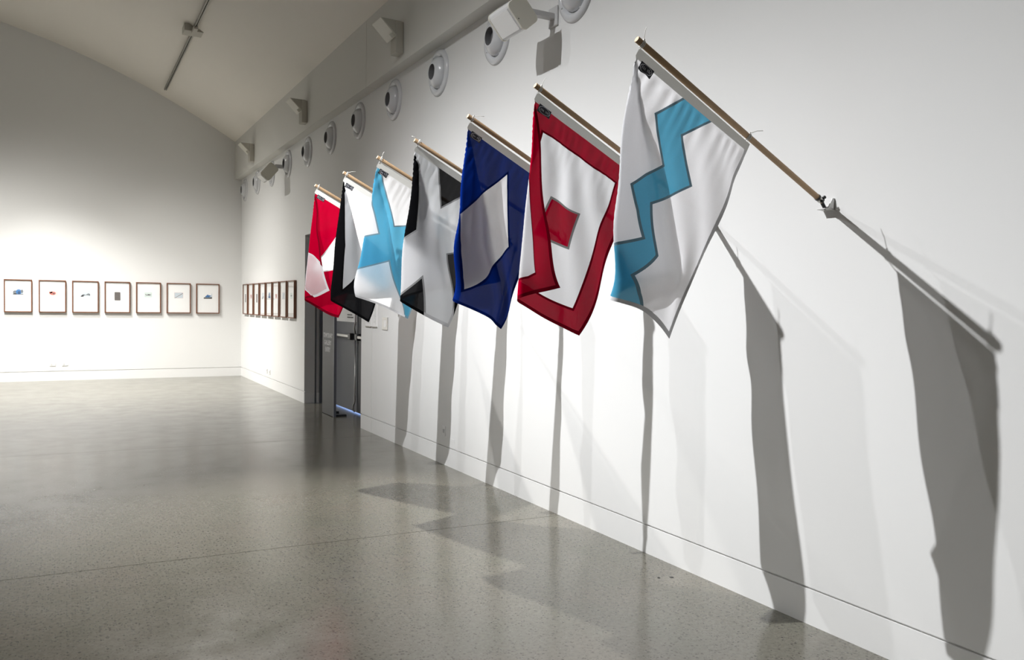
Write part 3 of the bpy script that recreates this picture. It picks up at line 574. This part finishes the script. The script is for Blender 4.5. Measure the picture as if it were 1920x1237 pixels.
def build_flag(i, field, shapes, label, hem, badge=True, tails=((-.35, .9), (.8, .25))):
    """field: cloth of the ground; shapes: (part name, polygons, cloth, seam cloth, seam side, part label)"""
    sh = Sheet(i); org = tuple(sh(0, 0)); root = empty('signal_flag', org, label, 'flag', 'signal flags hanging from poles along the right wall')
    bm = bmesh.new(); nu, nv = 60, 80
    vs_ = [[bm.verts.new((SW_ * a / nu, TH * c / nv, 0)) for c in range(nv + 1)] for a in range(nu + 1)]
    for a in range(nu):
        for c in range(nv): bm.faces.new((vs_[a][c], vs_[a + 1][c], vs_[a + 1][c + 1], vs_[a][c + 1]))
    def cut(p, q):
        d = Vector((q[0] - p[0], q[1] - p[1], 0)); nn = Vector((-d.y, d.x, 0)).normalized(); L2 = d.length; dn = d.normalized(); pp = Vector((p[0], p[1], 0))
        fs = []
        for f in bm.faces:
            m = f.calc_center_median() - pp
            if abs(m.dot(nn)) < .03 and -.03 < m.dot(dn) < L2 + .03: fs.append(f)
        es = set(e for f in fs for e in f.edges); vv = set(v for f in fs for v in f.verts)
        bmesh.ops.bisect_plane(bm, geom=list(vv) + list(es) + fs, plane_co=pp, plane_no=nn, dist=1e-6)
    HW = .016
    cut((0, HD), (SW_, HD)); cut((HW, 0), (HW, TH)); cut((SW_ - HW, 0), (SW_ - HW, TH)); cut((0, TH - HW), (SW_, TH - HW))
    regs = []
    for (pn, polys, cm, sm, side, pl) in shapes:
        for P in polys:
            Q = offset(P, .010 * side)
            for R in (P, Q):
                for k in range(len(R)): cut(R[k], R[(k + 1) % len(R)])
            regs.append((P, Q, side))
    bm.normal_update(); bm.verts.index_update(); V = np.array([v.co[:] for v in bm.verts]); Fs = [[v.index for v in f.verts] for f in bm.faces]
    ctr = np.array([V[f].mean(0) for f in Fs]); cx, cy = ctr[:, 0], ctr[:, 1]; cls = np.array(['field'] * len(Fs), dtype=object)
    mats = {'field': field[0]}; plab = {}
    for (pn, polys, cm, sm, side, pl) in shapes:
        mats[pn] = cm; mats[pn + '_seam'] = sm; plab[pn] = pl
        for P in polys:
            a = inpoly(cx, cy, P); Q = inpoly(cx, cy, offset(P, .010 * side)); cls[a & Q] = pn; cls[a ^ Q] = pn + '_seam'
    hm = (cx < HW) | (cx > SW_ - HW) | (cy > TH - HW)
    for k in range(len(cls)):
        if hm[k]:
            cls[k] = 'hem' if hem[0] == 'plain' else ('hem' if cls[k].startswith('field') or cls[k].endswith('seam') else 'hem_' + cls[k])
    mats['hem'] = field[1]
    for (pn, polys, cm, sm, side, pl) in shapes: mats['hem_' + pn] = {C_white: C_whem, C_cyan: C_cyans, C_red: C_reds, C_blue: C_blues, C_black: C_blacks}[cm]
    cls[cy < HD] = 'header'; mats['header'] = C_header
    W3 = sh(V[:, 0], V[:, 1])
    for c in sorted(set(cls)):
        allf = [k for k in range(len(Fs)) if cls[k] == c]
        par = {}                                    # one object for each connected patch of cloth
        def find(x):
            while par.setdefault(x, x) != x: par[x] = par[par[x]]; x = par[x]
            return x
        for k in allf:
            for v in Fs[k][1:]: par[find(v)] = find(Fs[k][0])
        comps = {}
        for k in allf: comps.setdefault(find(Fs[k][0]), []).append(k)
        comps = sorted(comps.values(), key=len, reverse=True)
        big = [q for q in comps if len(q) >= 8] or comps[:1]
        for q in comps:
            if q not in big: big[0] += q
        nm_ = {'field': 'cloth_field', 'header': 'header_sleeve', 'hem': 'hem'}.get(c, c)
        nm_ = 'hem' if nm_.startswith('hem') else nm_
        nm_ = 'seam' if nm_.endswith('_seam') else nm_
        for idx in big:
            used = sorted(set(v for k in idx for v in Fs[k])); mp = {v: n for n, v in enumerate(used)}
            o = mk(nm_, [tuple(W3[v]) for v in used], [tuple(mp[v] for v in Fs[k]) for k in idx], mats[c], root, org, smooth=True)
            if plab.get(c): o['label'] = plab[c]
    bm.free()
    # woven badge sewn under the header
    if badge:
        u0, u1, v0, v1 = .033, .103, .036, .072; n1, n2 = 14, 6
        off = lambda u, v, d: tuple(sh(u, v) - EY * d)
        def patch(nm2, mat, P, par, d):
            return mk(nm2, [off(u, v, d) for u, v in P[0]], P[1], mat, par, org)
        G_ = [(u0 + (u1 - u0) * a / n1, v0 + (v1 - v0) * c / n2) for a in range(n1 + 1) for c in range(n2 + 1)]
        Fg = [(a * (n2 + 1) + c, (a + 1) * (n2 + 1) + c, (a + 1) * (n2 + 1) + c + 1, a * (n2 + 1) + c + 1) for a in range(n1) for c in range(n2)]
        bd = patch('badge', M_badge, (G_, Fg), root, .0022); bd['label'] = 'small black badge with a silver oval'
        E_, Fe = [], []; uc, vc = (u0 + u1) / 2, (v0 + v1) / 2; n = 28
        for k in range(n):
            a = 2 * math.pi * k / n
            for rr_ in (.90, .82): E_.append((uc + (u1 - u0) / 2 * rr_ * math.cos(a), vc + (v1 - v0) / 2 * rr_ * math.sin(a)))
        for k in range(n): Fe.append((2 * k, 2 * ((k + 1) % n), 2 * ((k + 1) % n) + 1, 2 * k + 1))
        for q in range(7):   # woven squiggles, too small to read
            uu = uc - .022 + q * .0068; dd = random.uniform(-.003, .003)
            if q == 3: continue
            m0 = len(E_); E_ += [(uu, vc - .005 + dd), (uu + .0022, vc - .005 + dd), (uu + .0048, vc + .005), (uu + .0026, vc + .005)]; Fe.append((m0, m0 + 1, m0 + 2, m0 + 3))
        patch('badge_weave', M_silver, (E_, Fe), bd, .0035)
    # cords at both ends of the header
    for k, (uu, al) in enumerate(((0.004, .031), (SW_ - .004, .690))):
        ax = TIP + EY * YS[i] + PD * al; m = MB()
        for j in range(3):
            cc = ax + E1 * (.0035 * (j - 1)); m.tube([tuple(cc + E2 * (.0145 * math.cos(t)) + EY * (.0145 * math.sin(t)) + E1 * (.003 * math.sin(t + j))) for t in [2 * math.pi * q / 16 for q in range(16)]], .0017, 6, True)
        m.tube([tuple(ax + E2 * .014 - EY * .002), tuple(ax + E2 * .020 - EY * .003), tuple(sh(uu, .008) - EY * .001)], .0018, 6)
        tx, tz = tails[k]; K = ax - E2 * .015; Ld = TL[i][k]
        m.tube([tuple(K), tuple(K + np.array([tx * .3, -.05, tz * .45]) * Ld), tuple(K + np.array([tx * .55, -.1, tz * .8]) * Ld), tuple(K + np.array([tx, -.1, tz]) * Ld)], .0014, 6)
        m.lathe([(0, .001), (.003, .005), (.007, .004), (.009, .001)], tuple(K), tuple(-E2), 8)
        m.build('tie_cord', M_string, root, org, smooth=True)
    return root
TL = [(.055, .075), (.05, .05), (.07, .05), (.06, .05), (.05, .05), (.07, .05), (.03, .05)]
SF = SW_
ext = .03
f0 = build_flag(0, (C_white, C_whem), [('zigzag_stripe', [[(.278, .030), (.445, .030), (.443, .043), (.348, .179), (.476, .366), (.331, .501), (.393, .691), (.353, .798), (.412, .861), (.50, .93), (.48, .97), (.12, .97), (.19, .79), (.328, .644), (.284, .556), (.223, .471), (.264, .402), (.312, .339), (.192, .171)]], C_cyan, C_cyans, 1, 'sky blue stepped zigzag stripe')],
    'white signal flag with sky blue zigzag stripe, nearest to the camera', ('plain',), tails=((.15, .95), (.95, .25)))
f1 = build_flag(1, (C_red, C_reds), [('inner_panel', [[(.100, .146), (.567, .141), (.567, .823), (.323, .828), (.228, .839), (.142, .834), (.134, .699), (.128, .55), (.135, .39)]], C_white, C_reds, -1, 'white inner panel'),
                            ('centre_square', [[(.273, .427), (.437, .427), (.451, .594), (.290, .600)]], C_red, C_greys, -1, 'red square at the centre')],
    'red bordered white signal flag with a small red square at its centre', ('plain',), tails=((.45, .8), (.9, .3)))
f2 = build_flag(2, (C_blue, C_blues), [('diamond_panel', [[(.334, .127), (.540, .479), (.351, .831), (.328, .773), (.306, .696), (.278, .622), (.235, .55), (.186, .471)]], C_white, C_blues, -1, 'white diamond')],
    'dark blue signal flag with a white diamond, third from the camera', ('plain',), tails=((.9, .1), (.9, .3)))
f3 = build_flag(3, (C_white, C_whem), [('black_triangle', [[(.190, .030), (.475, .030), (.326, .253)], [(.512, .512), (.70, .36), (.70, .95), (.640, .80)], [(.253, .468), (.200, .570), (-.03, .86), (-.03, .05), (.067, .10)], [(.417, .738), (.353, .886), (.26, .97), (.535, .97)]], C_black, C_greys, -1, 'black triangle')],
    'white signal flag with black triangles at its edges, behind the blue flag', ('split',), badge=False, tails=((-.95, .35), (.9, .3)))
f4 = build_flag(4, (C_white, C_whem), [('diagonal_cross', [[(.0, .0), (.035, .030), (.314, .339), (.395, .285), (.60, .030), (.72, .03), (.70, .20), (.50, .46), (.72, .80), (.72, .97), (.637, .97), (.545, .826), (.395, .589), (.259, .727), (.05, .97), (-.03, .97), (-.03, .74), (.164, .509), (.245, .440), (.103, .297), (-.03, .10), (-.03, .0)]], C_cyan, C_cyans, 1, 'sky blue diagonal cross')],
    'white signal flag with a sky blue diagonal cross', ('split',), tails=((.3, .8), (.9, .3)))
f5 = build_flag(5, (C_black, C_blacks), [('white_panel', [[(.010, .030), (.70, .030), (.70, .42), (.448, .639), (.426, .721), (.395, .800), (.270, .476)]], C_white, C_blacks, -1, 'white panel')],
    'black signal flag with a large white panel, second farthest of the row', ('split',), tails=((.9, .2), (.9, .3)))
f6 = build_flag(6, (C_red, C_reds), [('white_patch', [[(.320, .281), (.56, .10), (.60, .46), (.434, .575), (.30, .67), (.27, .60)], [(.203, .528), (-.02, .80), (-.02, .96), (.147, .96), (.303, .848)]], C_white, C_whem, 1, 'white patch')],
    'red signal flag with white patches, farthest of the row beside the doorway', ('split',), tails=((.2, .4), (.9, .3)))

# ------------------------------------------------------------------ poles and their wall brackets
WHO = ['the zigzag flag nearest the camera', 'the red bordered flag', 'the blue diamond flag', 'the black triangle flag', 'the sky blue cross flag', 'the black flag with white panel', 'the farthest red and white flag']
for i, y in enumerate(YS):
    tip = Vector(TIP) + Vector((0, y, 0)); base = Vector((3.048, y + .052, 1.9963)); ln_ = (base - tip).length; e1 = (base - tip).normalized()
    m = MB().lathe([(0, .0115), (.0015, .0128), (ln_, .0128)], tip, e1, 20, True, True)
    o = m.build('flagpole', [M_oak, M_oakend], origin=tuple(base), smooth=False)
    o.data.polygons[len(o.data.polygons) - 2].material_index = 1
    for p_ in o.data.polygons:
        if len(p_.vertices) == 4: p_.use_smooth = True
    tag(o, 'pale wooden dowel pole carrying ' + WHO[i], 'flagpole', 'wooden flagpoles along the right wall')
    c = (W, y + .06, 1.96); e = empty('pole_bracket', c, 'white angled wall bracket holding the pole of ' + WHO[i], 'bracket', 'wall brackets of the flagpoles')
    ya, yb = y + .028, y + .092      # folded bracket: plate on the wall, tray sticking out, cheek on the near side
    MB().box(W - .004, W, ya, yb, 1.958, 2.010).build('back_plate', M_white, e, c, bevel=.001)
    MB().prism([(W - .046, 1.9615), (W, 1.9575), (W, 1.9625), (W - .046, 1.9655)], 'y', ya, yb).build('tray', M_white, e, c, bevel=.001)
    MB().prism([(W - .014, 2.011), (W, 2.011), (W, 1.958), (W - .042, 1.963)], 'y', ya, ya + .006).build('side_cheek', M_white, e, c, bevel=.001)
    s0 = base - e1 * .038
    MB().lathe([(0, .0132), (0, .0150), (.030, .0150), (.034, .011), (.034, .001)], s0, e1, 20).build('socket', M_steel, e, c, smooth=True)
    MB().lathe([(0, .0155), (.004, .0158), (.008, .0155)], s0, e1, 20).build('clamp_ring', M_black, e, c, smooth=True)
    q = s0 + e1 * .030
    m = MB().lathe([(-.015, .001), (-.015, .008), (.015, .008), (.015, .001)], q, (0, 1, 0), 12)
    m.lathe([(0, .001), (0, .0075), (.009, .0075), (.011, .005), (.011, .001)], q + Vector((-.012, -.014, -.008)), (-.2, -1, .1), 10)
    m.lathe([(0, .001), (0, .0075), (.009, .0075), (.011, .005), (.011, .001)], q + Vector((.004, -.012, .010)), (.1, -1, .4), 10)
    m.tube([tuple(q), (W - .030, y + .058, 1.966), (W - .004, y + .062, 1.968)], .0085, 10)
    m.build('screw_knuckle', M_black, e, c, smooth=False)
